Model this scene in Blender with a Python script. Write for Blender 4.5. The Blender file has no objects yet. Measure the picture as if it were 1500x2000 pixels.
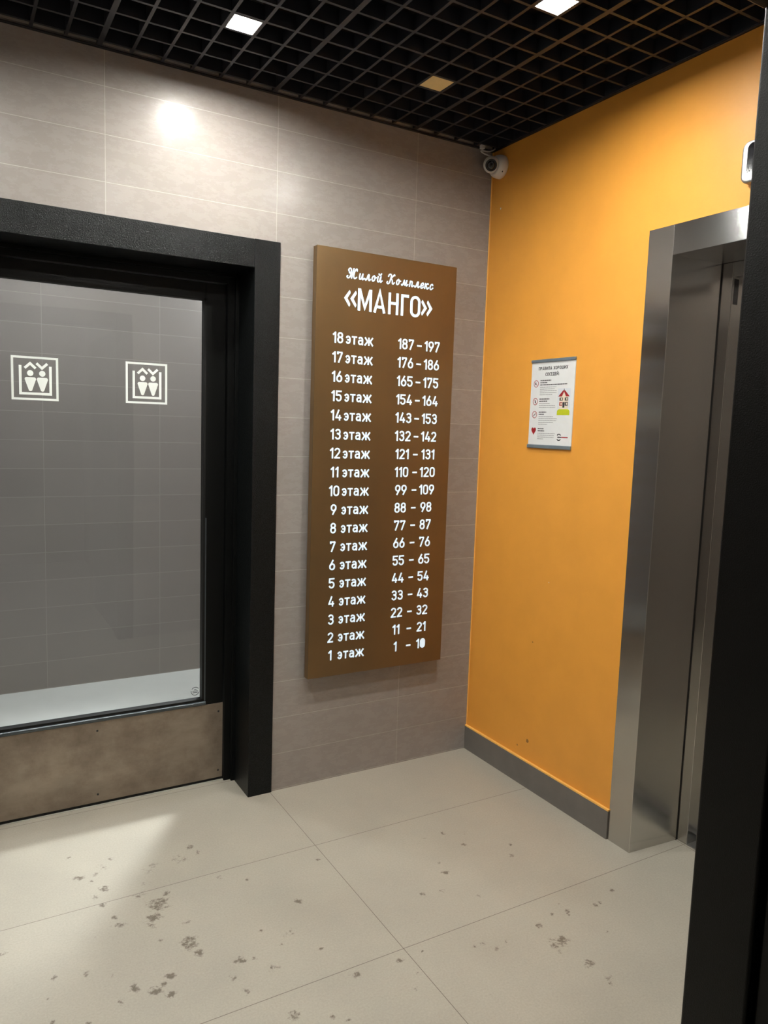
import bpy, bmesh, math
import numpy as np
from mathutils import Vector, Matrix

C = bpy.context.scene.collection
SC = bpy.context.scene

# ------------------------------------------------------------------ camera
cam = bpy.data.cameras.new('camera')
cam.sensor_fit = 'HORIZONTAL'
cam.sensor_width = 36.0
cam.lens = 1472.6 / 1500 * 36.0
cam.clip_start = 0.01
co = bpy.data.objects.new('camera', cam)
C.objects.link(co)
_r, _u, _f = (0.86557, -0.49972, 0.03285), (0.02736, 0.1127, 0.99325), (0.50005, 0.85883, -0.11122)
co.matrix_world = Matrix(((_r[0], _u[0], -_f[0], -2.07077), (_r[1], _u[1], -_f[1], -2.72366),
                          (_r[2], _u[2], -_f[2], 1.47851), (0, 0, 0, 1)))
SC.camera = co

# ------------------------------------------------------------------ world, exposure
w = bpy.data.worlds.new('world')
SC.world = w
w.use_nodes = True
w.node_tree.nodes['Background'].inputs[0].default_value = (0.02, 0.02, 0.02, 1)
w.node_tree.nodes['Background'].inputs[1].default_value = 0.1
SC.view_settings.view_transform = 'Standard'
SC.view_settings.look = 'None'
SC.view_settings.exposure = 0.0
SC.view_settings.gamma = 1.0
SC.view_settings.use_curve_mapping = False
SC.cycles.max_bounces = 10
SC.cycles.diffuse_bounces = 6
SC.cycles.transparent_max_bounces = 12
SC.cycles.sample_clamp_indirect = 6.0
LAMP_E = 770.0        # lobby LED modules
VEST_E = 1450.0        # LED modules beyond the glass door
HALL_E = 90.0         # LED module of the passage the camera stands in
spot = bpy.data.lights.new('vestibule_spot', 'SPOT')     # beam of the vestibule downlight by its tiled wall
spot.energy = 720.0
spot.color = (0.95, 0.98, 1.0)
spot.spot_size = math.radians(42)
spot.spot_blend = 1.0
spot.shadow_soft_size = 0.16
so = bpy.data.objects.new('vestibule_spot', spot)
C.objects.link(so)
so.location = (-0.42, 1.38, 2.60)
so.rotation_euler = (Vector((-1.72, 0.22, 0.0)) - Vector(so.location)).to_track_quat('-Z', 'Y').to_euler()

# ------------------------------------------------------------------ materials
def new_mat(name):
    m = bpy.data.materials.new(name)
    m.use_nodes = True
    nt = m.node_tree
    return m, nt, nt.nodes['Principled BSDF']

def N(nt, typ, **kw):
    n = nt.nodes.new(typ)
    for k, v in kw.items():
        if k.startswith('i_'):
            key = k[2:]
            key = int(key) if key.isdigit() else key.replace('_', ' ')
            n.inputs[key].default_value = v
        else:
            setattr(n, k, v)
    return n

def L(nt, a, b):
    nt.links.new(a, b)

def ramp(nt, fac, stops):
    r = nt.nodes.new('ShaderNodeValToRGB')
    el = r.color_ramp.elements
    el[0].position, el[0].color = stops[0][0], (*stops[0][1], 1)
    el[1].position, el[1].color = stops[1][0], (*stops[1][1], 1)
    for p, c in stops[2:]:
        e = el.new(p)
        e.color = (*c, 1)
    L(nt, fac, r.inputs[0])
    return r.outputs[0]

def g(v):
    return (v, v, v)

def coords(nt, scale=(1, 1, 1), loc=(0, 0, 0)):
    t = N(nt, 'ShaderNodeTexCoord')
    mp = N(nt, 'ShaderNodeMapping')
    mp.inputs['Scale'].default_value = scale
    mp.inputs['Location'].default_value = loc
    L(nt, t.outputs['Object'], mp.inputs[0])
    return mp.outputs[0]

def noise(nt, vec, scale, detail=4, rough=0.55):
    n = N(nt, 'ShaderNodeTexNoise', i_Scale=scale, i_Detail=detail, i_Roughness=rough)
    L(nt, vec, n.inputs['Vector'])
    return n.outputs['Fac']

def plain(name, col, rough=0.5, metal=0.0, var=0.06, nscale=25.0, bump=0.0, bscale=300.0, spec=0.5, coat=0.0):
    m, nt, b = new_mat(name)
    v = coords(nt)
    n = noise(nt, v, nscale)
    c0 = tuple(max(0, c * (1 - var)) for c in col)
    c1 = tuple(min(1, c * (1 + var)) for c in col)
    L(nt, ramp(nt, n, [(0.3, c0), (0.7, c1)]), b.inputs['Base Color'])
    b.inputs['Roughness'].default_value = rough
    b.inputs['Metallic'].default_value = metal
    b.inputs['Specular IOR Level'].default_value = spec
    b.inputs['Coat Weight'].default_value = coat
    if bump:
        n2 = noise(nt, v, bscale, 3, 0.6)
        bp = N(nt, 'ShaderNodeBump', i_Strength=bump, i_Distance=0.002)
        L(nt, n2, bp.inputs['Height'])
        L(nt, bp.outputs[0], b.inputs['Normal'])
    return m

def emit(name, col, strength):
    m, nt, b = new_mat(name)
    b.inputs['Base Color'].default_value = (*col, 1)
    b.inputs['Emission Color'].default_value = (*col, 1)
    b.inputs['Emission Strength'].default_value = strength
    return m

def tile_mat(name, z0, x0, rough0=0.30, flip=False):
    """taupe 60 x 15 cm stack bonded wall tile; wall lies in the XZ (or YZ when flip) plane"""
    m, nt, b = new_mat(name)
    t = N(nt, 'ShaderNodeTexCoord')
    s = N(nt, 'ShaderNodeSeparateXYZ')
    L(nt, t.outputs['Object'], s.inputs[0])
    cx = N(nt, 'ShaderNodeCombineXYZ')
    ax = N(nt, 'ShaderNodeMath', operation='SUBTRACT')
    L(nt, s.outputs['Y' if flip else 'X'], ax.inputs[0])
    ax.inputs[1].default_value = x0 - 0.605 * 20
    az = N(nt, 'ShaderNodeMath', operation='SUBTRACT')
    L(nt, s.outputs['Z'], az.inputs[0])
    az.inputs[1].default_value = z0 - 0.15 * 10
    L(nt, ax.outputs[0], cx.inputs[0])
    L(nt, az.outputs[0], cx.inputs[1])
    br = N(nt, 'ShaderNodeTexBrick', offset=0.0, offset_frequency=1, squash=1.0, squash_frequency=1)
    br.inputs['Color1'].default_value = (0.312, 0.280, 0.261, 1)
    br.inputs['Color2'].default_value = (0.335, 0.301, 0.280, 1)
    br.inputs['Mortar'].default_value = (0.47, 0.435, 0.40, 1)
    br.inputs['Scale'].default_value = 1.0
    br.inputs['Mortar Size'].default_value = 0.0011
    br.inputs['Mortar Smooth'].default_value = 0.15
    br.inputs['Bias'].default_value = 0.0
    br.inputs['Brick Width'].default_value = 0.605
    br.inputs['Row Height'].default_value = 0.15
    L(nt, cx.outputs[0], br.inputs['Vector'])
    v = t.outputs['Object']
    n1 = noise(nt, v, 5.0, 5)
    mx = N(nt, 'ShaderNodeMix', data_type='RGBA', blend_type='MULTIPLY')
    mx.inputs[0].default_value = 1.0
    L(nt, br.outputs['Color'], mx.inputs[6])
    L(nt, ramp(nt, n1, [(0.3, g(0.97)), (0.7, g(1.0))]), mx.inputs[7])
    L(nt, mx.outputs[2], b.inputs['Base Color'])
    vs = coords(nt, (1, 1, 2.2))
    n2 = noise(nt, vs, 16.0, 7, 0.75)
    mr = N(nt, 'ShaderNodeMapRange')
    mr.inputs['From Min'].default_value = 0.35
    mr.inputs['From Max'].default_value = 0.68
    mr.inputs['To Min'].default_value = rough0 - 0.08
    mr.inputs['To Max'].default_value = rough0 + 0.12
    L(nt, n2, mr.inputs[0])
    L(nt, mr.outputs[0], b.inputs['Roughness'])
    b.inputs['Specular IOR Level'].default_value = 0.24
    inv = N(nt, 'ShaderNodeMath', operation='MULTIPLY_ADD', i_1=-1.0, i_2=1.0)
    L(nt, br.outputs['Fac'], inv.inputs[0])
    bp = N(nt, 'ShaderNodeBump', i_Strength=0.35, i_Distance=0.001)
    L(nt, inv.outputs[0], bp.inputs['Height'])
    n3 = noise(nt, v, 9.0, 3)
    bp2 = N(nt, 'ShaderNodeBump', i_Strength=0.06, i_Distance=0.01)
    L(nt, n3, bp2.inputs['Height'])
    L(nt, bp.outputs[0], bp2.inputs['Normal'])
    L(nt, bp2.outputs[0], b.inputs['Normal'])
    return m

def brushed(name, col, rough, aniso_vec, dirt=None, metal=1.0, streak=(1, 1, 1), var=0.07, dr=0.08):
    m, nt, b = new_mat(name)
    v = coords(nt, streak)
    n = noise(nt, v, 6.0, 6, 0.6)
    v2 = coords(nt)
    n2 = noise(nt, v2, 5.0, 8, 0.7)
    c = ramp(nt, n, [(0.3, tuple(x * (1 - var) for x in col)), (0.7, col)])
    if dirt:
        mx = N(nt, 'ShaderNodeMix', data_type='RGBA', blend_type='MIX')
        L(nt, ramp(nt, n2, [(0.42, g(0.0)), (0.70, g(0.8))]), mx.inputs[0])
        L(nt, c, mx.inputs[6])
        mx.inputs[7].default_value = (*dirt, 1)
        c = mx.outputs[2]
    L(nt, c, b.inputs['Base Color'])
    b.inputs['Metallic'].default_value = metal
    L(nt, ramp(nt, n, [(0.3, g(rough)), (0.75, g(rough + dr))]), b.inputs['Roughness'])
    b.inputs['Anisotropic'].default_value = 0.93
    tg = N(nt, 'ShaderNodeCombineXYZ')
    for k in range(3):
        tg.inputs[k].default_value = aniso_vec[k]
    L(nt, tg.outputs[0], b.inputs['Tangent'])
    return m

def floor_mat():
    m, nt, b = new_mat('floor_porcelain_tile')
    t = N(nt, 'ShaderNodeTexCoord')
    s = N(nt, 'ShaderNodeSeparateXYZ')
    L(nt, t.outputs['Object'], s.inputs[0])
    cx = N(nt, 'ShaderNodeCombineXYZ')
    for k, (a, off) in enumerate((('X', -0.978 - 12.0), ('Y', -0.440 - 6.0))):
        sb = N(nt, 'ShaderNodeMath', operation='SUBTRACT')
        L(nt, s.outputs[a], sb.inputs[0])
        sb.inputs[1].default_value = off
        L(nt, sb.outputs[0], cx.inputs[k])
    br = N(nt, 'ShaderNodeTexBrick', offset=0.0, offset_frequency=1, squash=1.0, squash_frequency=1)
    br.inputs['Color1'].default_value = (0.418, 0.386, 0.316, 1)
    br.inputs['Color2'].default_value = (0.428, 0.396, 0.326, 1)
    br.inputs['Mortar'].default_value = (0.16, 0.135, 0.105, 1)
    br.inputs['Scale'].default_value = 1.0
    br.inputs['Mortar Size'].default_value = 0.0011
    br.inputs['Mortar Smooth'].default_value = 0.2
    br.inputs['Brick Width'].default_value = 1.2
    br.inputs['Row Height'].default_value = 0.6
    L(nt, cx.outputs[0], br.inputs['Vector'])
    v = t.outputs['Object']
    n1 = noise(nt, v, 4.0, 6, 0.6)
    n2 = noise(nt, v, 170.0, 3, 0.6)
    mx = N(nt, 'ShaderNodeMix', data_type='RGBA', blend_type='MULTIPLY')
    mx.inputs[0].default_value = 1.0
    L(nt, br.outputs['Color'], mx.inputs[6])
    L(nt, ramp(nt, n1, [(0.25, (0.86, 0.865, 0.885)), (0.75, (1.0, 1.0, 1.0))]), mx.inputs[7])
    mx2 = N(nt, 'ShaderNodeMix', data_type='RGBA', blend_type='MULTIPLY')
    mx2.inputs[0].default_value = 1.0
    L(nt, mx.outputs[2], mx2.inputs[6])
    L(nt, ramp(nt, n2, [(0.25, g(0.88)), (0.75, g(1.05))]), mx2.inputs[7])
    # dried mud prints
    at = N(nt, 'ShaderNodeAttribute', attribute_name='mud')
    n3 = noise(nt, v, 120.0, 5, 0.65)
    n4 = noise(nt, v, 48.0, 3, 0.55)
    sm = N(nt, 'ShaderNodeMath', operation='ADD')
    L(nt, n3, sm.inputs[0])
    L(nt, n4, sm.inputs[1])
    ad = N(nt, 'ShaderNodeMath', operation='MULTIPLY_ADD', i_1=2.3)
    L(nt, sm.outputs[0], ad.inputs[0])
    L(nt, at.outputs['Fac'], ad.inputs[2])
    ml = N(nt, 'ShaderNodeMath', operation='SUBTRACT', i_1=2.3)
    L(nt, ad.outputs[0], ml.inputs[0])
    gate = ramp(nt, at.outputs['Fac'], [(0.06, g(0.0)), (0.35, g(1.0))])
    mk = ramp(nt, ml.outputs[0], [(0.30, g(0.0)), (0.80, g(0.80))])
    mm = N(nt, 'ShaderNodeMath', operation='MULTIPLY')
    L(nt, gate, mm.inputs[0])
    L(nt, mk, mm.inputs[1])
    mask = mm.outputs[0]
    mx3 = N(nt, 'ShaderNodeMix', data_type='RGBA', blend_type='MIX')
    L(nt, mask, mx3.inputs[0])
    L(nt, mx2.outputs[2], mx3.inputs[6])
    mx3.inputs[7].default_value = (0.090, 0.068, 0.045, 1)
    L(nt, mx3.outputs[2], b.inputs['Base Color'])
    L(nt, ramp(nt, n1, [(0.3, g(0.42)), (0.7, g(0.52))]), b.inputs['Roughness'])
    bp = N(nt, 'ShaderNodeBump', i_Strength=0.12, i_Distance=0.002)
    L(nt, n2, bp.inputs['Height'])
    L(nt, bp.outputs[0], b.inputs['Normal'])
    return m

def glass_mat(name, tint, refl=1.0):
    m = bpy.data.materials.new(name)
    m.use_nodes = True
    nt = m.node_tree
    nt.nodes.clear()
    out = N(nt, 'ShaderNodeOutputMaterial')
    tr = N(nt, 'ShaderNodeBsdfTransparent')
    tr.inputs[0].default_value = (*tint, 1)
    gl = N(nt, 'ShaderNodeBsdfGlossy')
    gl.inputs['Roughness'].default_value = 0.0
    v = coords(nt)
    n = noise(nt, v, 1.6, 1)
    bp = N(nt, 'ShaderNodeBump', i_Strength=0.03, i_Distance=0.05)
    L(nt, n, bp.inputs['Height'])
    L(nt, bp.outputs[0], gl.inputs['Normal'])
    lw = N(nt, 'ShaderNodeLayerWeight', i_Blend=0.5)      # Schlick's Fresnel, the same from both sides
    pw = N(nt, 'ShaderNodeMath', operation='POWER', i_1=5.0)
    L(nt, lw.outputs['Facing'], pw.inputs[0])
    ml = N(nt, 'ShaderNodeMath', operation='MULTIPLY_ADD', i_1=0.95, i_2=0.05 * refl)
    L(nt, pw.outputs[0], ml.inputs[0])
    mx = N(nt, 'ShaderNodeMixShader')
    L(nt, ml.outputs[0], mx.inputs[0])
    L(nt, tr.outputs[0], mx.inputs[1])
    L(nt, gl.outputs[0], mx.inputs[2])
    L(nt, mx.outputs[0], out.inputs[0])
    return m

M = {}
M['tile'] = tile_mat('taupe_wall_tile', 0.1548, -0.9867, 0.26)
M['tile_side'] = tile_mat('taupe_wall_tile_side', 0.1548, 0.0, flip=True)
M['tile_far'] = tile_mat('taupe_vestibule_tile', 0.1534, -1.022, 0.4)
M['floor'] = floor_mat()
M['floor_far'] = plain('light_baked_vestibule_tile', (0.74, 0.75, 0.72), 0.42, var=0.03, nscale=9)  # lobby tile made paler, bright vestibule lighting is put into the base colour
M['orange'] = plain('orange_wall_paint', (0.80, 0.350, 0.050), 0.45, var=0.035, nscale=7, bump=0.12, bscale=160)
M['orange_edge'] = plain('orange_paint_edge', (0.93, 0.53, 0.13), 0.45)
M['mark'] = plain('brown_scuff', (0.33, 0.15, 0.035), 0.7)
M['nick'] = plain('white_plaster_nick', (0.8, 0.75, 0.65), 0.8)
M['skirting'] = plain('grey_skirting_tile', (0.155, 0.142, 0.128), 0.45, var=0.08, nscale=14)
M['void'] = plain('black_painted_slab', (0.006, 0.006, 0.008), 0.8, spec=0.2)
M['upper_wall'] = plain('brown_upper_wall', (0.10, 0.075, 0.055), 0.9)
M['grid'] = plain('black_grid_aluminium', (0.017, 0.019, 0.025), 0.46, spec=0.5)
M['angle'] = plain('pale_perimeter_angle', (0.72, 0.67, 0.60), 0.5)
M['black_frame'] = plain('black_textured_powder_coat', (0.0060, 0.0070, 0.0074), 0.30, var=0.95, nscale=330, bump=1.0, bscale=260, spec=0.22)
M['black_post'] = plain('black_coarse_powder_coat', (0.0036, 0.0036, 0.0034), 0.34, bump=0.3, bscale=500, spec=0.20)
M['black_leaf'] = plain('black_satin_aluminium', (0.004, 0.0044, 0.0043), 0.36, bump=0.15, bscale=400, spec=0.18)
M['gasket'] = plain('black_rubber_gasket', (0.004, 0.004, 0.004), 0.6, spec=0.3)
M['bead'] = plain('dark_blue_grey_bead', (0.09, 0.105, 0.115), 0.3, metal=0.7)
M['kick'] = brushed('worn_bronze_steel', (0.36, 0.295, 0.235), 0.34, (1, 0, 0), dirt=(0.15, 0.11, 0.08), metal=0.55, streak=(1.5, 1.5, 4), var=0.22)
M['steel'] = brushed('brushed_stainless', (0.54, 0.525, 0.50), 0.17, (1, 1, 0), streak=(120, 120, 1.5), var=0.02, dr=0.02)
M['steel_h'] = brushed('brushed_stainless_header', (0.60, 0.61, 0.61), 0.22, (0.3, 0, 1), streak=(120, 1.5, 120), var=0.02, dr=0.02)
M['steel_edge'] = plain('bright_steel_edge', (0.7, 0.68, 0.65), 0.25, metal=1.0)
M['aluminium'] = plain('matt_aluminium', (0.40, 0.41, 0.41), 0.35, metal=0.9)
M['glass'] = glass_mat('tinted_door_glass', (0.80, 0.81, 0.80), 1.0)
M['vinyl'] = plain('white_vinyl', (0.80, 0.84, 0.80), 0.5, var=0.02)
M['etch'] = plain('grey_etched_mark', (0.07, 0.075, 0.075), 0.6)
M['sign'] = None
M['letters'] = emit('backlit_white_acrylic', (0.70, 0.86, 0.98), 0.55)
M['white_plastic'] = plain('white_plastic', (0.82, 0.80, 0.76), 0.4, var=0.02)
M['lens'] = plain('black_lens_glass', (0.012, 0.012, 0.014), 0.12, coat=0.5)
M['lens_ring'] = plain('dark_lens_ring', (0.022, 0.022, 0.024), 0.3)
M['beige'] = plain('beige_plastic', (0.86, 0.70, 0.34), 0.6, var=0.03)
M['led'] = emit('led_diffuser', (1.0, 0.985, 0.92), LAMP_E)
M['led_far'] = emit('led_diffuser_vestibule', (0.90, 0.96, 1.0), VEST_E)
M['led_far2'] = emit('led_diffuser_vestibule_dim', (0.95, 0.98, 1.0), VEST_E * 0.9)
M['led_hall'] = emit('led_diffuser_passage', (1.0, 0.93, 0.84), HALL_E)
M['lamp_housing'] = plain('pale_lamp_housing', (0.40, 0.39, 0.38), 0.4, var=0.02)
M['paper'] = plain('white_notice_card', (0.74, 0.75, 0.75), 0.45, var=0.02)
M['rail'] = plain('grey_blue_rail', (0.26, 0.33, 0.38), 0.35, metal=0.6)
M['ink'] = plain('black_ink', (0.035, 0.035, 0.04), 0.6)
M['ink_grey'] = plain('grey_ink', (0.28, 0.28, 0.29), 0.6)
M['ink_red'] = plain('dark_red_ink', (0.33, 0.012, 0.018), 0.5)
M['ink_pink'] = plain('rose_ring_ink', (0.42, 0.10, 0.11), 0.5)
M['ink_cream'] = plain('cream_ink', (0.78, 0.68, 0.55), 0.5)
M['ink_green'] = plain('lime_green_ink', (0.50, 0.55, 0.015), 0.5)
M['ink_sky'] = plain('pale_sky_ink', (0.66, 0.70, 0.75), 0.5)
M['black_gloss'] = plain('black_glossy_plastic', (0.008, 0.008, 0.010), 0.10, coat=0.3)
M['passage'] = plain('passage_wall_paint', (0.22, 0.18, 0.15), 0.7)
M['white_strip'] = plain('pale_threshold_strip', (0.45, 0.43, 0.38), 0.4)

def sign_mat():
    m, nt, b = new_mat('bronze_sign_metal')
    v = coords(nt, (1, 1, 1))
    n = noise(nt, v, 2.2, 5, 0.6)
    v2 = coords(nt, (30, 30, 1.2))
    n2 = noise(nt, v2, 4.0, 4, 0.6)
    c = ramp(nt, n, [(0.3, (0.155, 0.098, 0.046)), (0.7, (0.205, 0.124, 0.051))])
    L(nt, c, b.inputs['Base Color'])
    b.inputs['Metallic'].default_value = 0.55
    L(nt, ramp(nt, n2, [(0.3, g(0.36)), (0.7, g(0.44))]), b.inputs['Roughness'])
    return m
M['sign'] = sign_mat()

# ------------------------------------------------------------------ mesh helpers
def box(bm, x0, x1, y0, y1, z0, z1, mi=0):
    vs = [bm.verts.new(p) for p in ((x0, y0, z0), (x1, y0, z0), (x1, y1, z0), (x0, y1, z0),
                                    (x0, y0, z1), (x1, y0, z1), (x1, y1, z1), (x0, y1, z1))]
    for q in ((0, 3, 2, 1), (4, 5, 6, 7), (0, 1, 5, 4), (1, 2, 6, 5), (2, 3, 7, 6), (3, 0, 4, 7)):
        bm.faces.new([vs[i] for i in q]).material_index = mi

def obj(name, bm, mat, parent=None, origin=None, bevel=0.0, seg=2, smooth=False):
    me = bpy.data.meshes.new(name)
    bmesh.ops.recalc_face_normals(bm, faces=bm.faces)
    if origin:
        bmesh.ops.translate(bm, verts=bm.verts, vec=[-c for c in origin])
    bm.to_mesh(me)
    bm.free()
    for m in (mat if isinstance(mat, (list, tuple)) else [mat]):
        me.materials.append(m)
    if smooth:
        for p in me.polygons:
            p.use_smooth = True
    o = bpy.data.objects.new(name, me)
    C.objects.link(o)
    if origin:
        o.location = origin
    if parent:
        par(o, parent)
    if bevel:
        b = o.modifiers.new('bevel', 'BEVEL')
        b.width = bevel
        b.segments = seg
        b.limit_method = 'ANGLE'
    return o

def par(o, parent):
    # every parent sits at a plain translation, so a child keeps its place
    off = Vector((0, 0, 0))
    p = parent
    while p:
        off += p.location
        p = p.parent
    o.parent = parent
    o.location = o.location - off

def tag(o, label, cat, group=None, kind=None):
    if label:
        o['label'] = label
    if cat:
        o['category'] = cat
    if group:
        o['group'] = group
    if kind:
        o['kind'] = kind
    return o

def thing(name, label, cat, loc, group=None, kind=None):
    o = bpy.data.objects.new(name, None)
    o.empty_display_size = 0.05
    C.objects.link(o)
    o.location = loc
    return tag(o, label, cat, group, kind)

def boxes(name, lst, mat, parent=None, **kw):
    bm = bmesh.new()
    for t in lst:
        box(bm, *t)
    return obj(name, bm, mat, parent, **kw)

def struct(name, lst, mat, **kw):
    o = boxes(name, lst, mat, **kw)
    o['kind'] = 'structure'
    return o

class Plane:
    """a drawing plane: 2D (a, b) -> 3D, raised by n along its normal"""
    def __init__(s, o, u, v, n):
        s.o, s.u, s.v, s.n = Vector(o), Vector(u), Vector(v), Vector(n)
    def at(s, a, b, h=0.0):
        return s.o + s.u * a + s.v * b + s.n * h

def slab2d(bm, pl, front, h0, h1, mi=0):
    """extrude one 2D polygon"""
    lo = [bm.verts.new(pl.at(a, b, h0)) for a, b in front]
    hi = [bm.verts.new(pl.at(a, b, h1)) for a, b in front]
    bm.faces.new(hi).material_index = mi
    n = len(front)
    for i in range(n):
        bm.faces.new((lo[i], lo[(i + 1) % n], hi[(i + 1) % n], hi[i])).material_index = mi

def ribbon(bm, pl, pts, wd, h0, h1, closed=False, mi=0, cap=False):
    p = [Vector((x, y)) for x, y in pts]
    q = [p[0]]
    for a in p[1:]:
        if (a - q[-1]).length > 1e-7:
            q.append(a)
    if closed and (q[0] - q[-1]).length < 1e-7:
        q.pop()
    p = q
    n = len(p)
    if n < 2:
        return
    lefts, rights = [], []
    for i in range(n):
        a = p[i - 1] if (i > 0 or closed) else None
        c = p[(i + 1) % n] if (i < n - 1 or closed) else None
        d1 = (p[i] - a).normalized() if a is not None else None
        d2 = (c - p[i]).normalized() if c is not None else None
        if d1 is None:
            d1 = d2
        if d2 is None:
            d2 = d1
        n1, n2 = Vector((-d1.y, d1.x)), Vector((-d2.y, d2.x))
        mm = n1 + n2
        mm = n1 if mm.length < 1e-6 else mm.normalized()
        k = 1.0 / max(0.45, mm.dot(n1))
        lefts.append(p[i] + mm * (wd / 2 * k))
        rights.append(p[i] - mm * (wd / 2 * k))
    lv = [bm.verts.new(pl.at(v.x, v.y, h1)) for v in lefts]
    rv = [bm.verts.new(pl.at(v.x, v.y, h1)) for v in rights]
    l0 = [bm.verts.new(pl.at(v.x, v.y, h0)) for v in lefts]
    r0 = [bm.verts.new(pl.at(v.x, v.y, h0)) for v in rights]
    m = n if closed else n - 1
    for i in range(m):
        j = (i + 1) % n
        for f in ((rv[i], rv[j], lv[j], lv[i]), (lv[i], lv[j], l0[j], l0[i]), (r0[i], r0[j], rv[j], rv[i])):
            bm.faces.new(f).material_index = mi
    if not closed:
        bm.faces.new((lv[0], l0[0], r0[0], rv[0])).material_index = mi
        bm.faces.new((lv[-1], rv[-1], r0[-1], l0[-1])).material_index = mi
        if cap:
            for c in (p[0], p[-1]):
                disc(bm, pl, c.x, c.y, wd / 2, wd / 2, h0, h1, 12, mi)

def disc(bm, pl, cx, cy, rx, ry, h0, h1, n=24, mi=0):
    slab2d(bm, pl, [(cx + rx * math.cos(2 * math.pi * i / n), cy + ry * math.sin(2 * math.pi * i / n)) for i in range(n)], h0, h1, mi)

def arc(cx, cy, rx, ry, a0, a1, n=14):
    return [(cx + rx * math.cos(math.radians(a0 + (a1 - a0) * i / n)),
             cy + ry * math.sin(math.radians(a0 + (a1 - a0) * i / n))) for i in range(n + 1)]

def smooth_pts(pts, k=7):
    P = [Vector(p) for p in pts]
    P = [P[0] * 2 - P[1]] + P + [P[-1] * 2 - P[-2]]
    out = []
    for i in range(1, len(P) - 2):
        a, b, c, d = P[i - 1:i + 3]
        for j in range(k):
            t = j / k
            out.append(tuple(0.5 * (2 * b + (c - a) * t + (2 * a - 5 * b + 4 * c - d) * t * t + (3 * b - a - 3 * c + d) * t ** 3)))
    out.append(tuple(P[-2]))
    return out

# ------------------------------------------------------------------ stroke lettering (cap height 1)
WT = 0.138
i_ = WT / 2
Tt, Bb = 1 - i_, i_
def stadium(x0, x1, y0, y1, r=None):
    r = r or min((x1 - x0) / 2, (y1 - y0) / 2)
    return (arc(x1 - r, y1 - r, r, r, 0, 90, 7) + arc(x0 + r, y1 - r, r, r, 90, 180, 7) +
            arc(x0 + r, y0 + r, r, r, 180, 270, 7) + arc(x1 - r, y0 + r, r, r, 270, 360, 7))
DW = 0.60            # digit width
xl, xr = i_, DW - i_
xm, rx = (xl + xr) / 2, (xr - xl) / 2
XH = 0.76            # height of the lower-case letters
xt = XH - i_
G = {}               # char -> (advance width, [(points, closed)])
G['0'] = (DW, [(stadium(xl, xr, Bb, Tt), True)])
G['1'] = (0.36, [([(0.03, 0.72), (0.275, 0.93)], False), ([(0.275, 1.0), (0.275, 0)], False)])
G['2'] = (DW, [(arc(xm, Tt - rx, rx, rx, 170, -30, 12) + [(xl + 0.02, Bb + 0.02)], False), ([(xl - i_, Bb), (DW - 0.01, Bb)], False)])
G['3'] = (DW, [(arc(xm, Tt - 0.215, rx * 0.93, 0.215, 165, -90, 14), False), (arc(xm, Bb + 0.245, rx, 0.245, 90, -165, 14), False), ([(xm - 0.10, 0.567), (xm + .02, 0.567)], False)])
G['4'] = (DW + 0.02, [([(0.36, 1.0), (0.09, 0.28)], False), ([(0.02, 0.27), (0.62, 0.27)], False), ([(0.45, 0.52), (0.45, 0.0)], False)])
G['5'] = (DW, [([(xr + 0.05, Tt), (xl + 0.01, Tt), (xl - 0.005, 0.52)] , False), (arc(xm - 0.01, Bb + 0.27, rx + 0.01, 0.27, 130, -165, 16), False)])
G['6'] = (DW, [(stadium(xl, xr, Bb, Bb + 0.53), True), ([(xl + 0.035, 0.44), (0.40, 1.0)], False)])
G['7'] = (DW, [([(0.03, Tt), (xr + .03, Tt)], False), ([(xr + 0.01, Tt), (0.18, 0)], False), ([(0.03 + i_, 1.0), (0.03 + i_, 0.76)], False)])
G['8'] = (DW, [(stadium(xl, xr, Bb, 0.545), True), (stadium(xl + 0.025, xr - 0.025, 0.535, Tt), True)])
G['9'] = (DW, [(stadium(xl, xr, Tt - 0.53, Tt), True), ([(xr - 0.035, 0.56), (0.20, 0.0)], False)])
G['9'] = (DW, [(stadium(xl, xr, Tt - 0.53, Tt), True), ([(xr - 0.035, 0.56), (0.20, 0.0)], False)])
G['-'] = (0.46, [([(0, 0.40), (0.46, 0.40)], False)])
G[' '] = (0.3, [])
G['э'] = (0.54, [(arc(0.255, XH / 2, 0.20, xt - XH / 2, 150, -150, 16), False), ([(0.16, XH / 2), (0.45, XH / 2)], False)])
G['т'] = (0.54, [([(0, xt), (0.54, xt)], False), ([(0.27, xt), (0.27, 0)], False)])
G['а'] = (0.58, [(arc(0.28, xt - 0.20, 0.205, 0.20, 150, 0, 10) + [(0.485, 0.0)], False),
                 ([(0.485, 0.43), (0.26, 0.43)] + arc(0.24, 0.255, 0.155, 0.175, 90, 270, 10)[1:] + [(0.30, 0.08), (0.485, 0.19)], False)])
G['ж'] = (0.98, [([(0.49, 0), (0.49, XH)], False), ([(0.07, XH), (0.36, 0.39), (0.05, 0.0)], False), ([(0.91, XH), (0.62, 0.39), (0.93, 0.0)], False), ([(0.32, 0.39), (0.66, 0.39)], False)])
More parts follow.
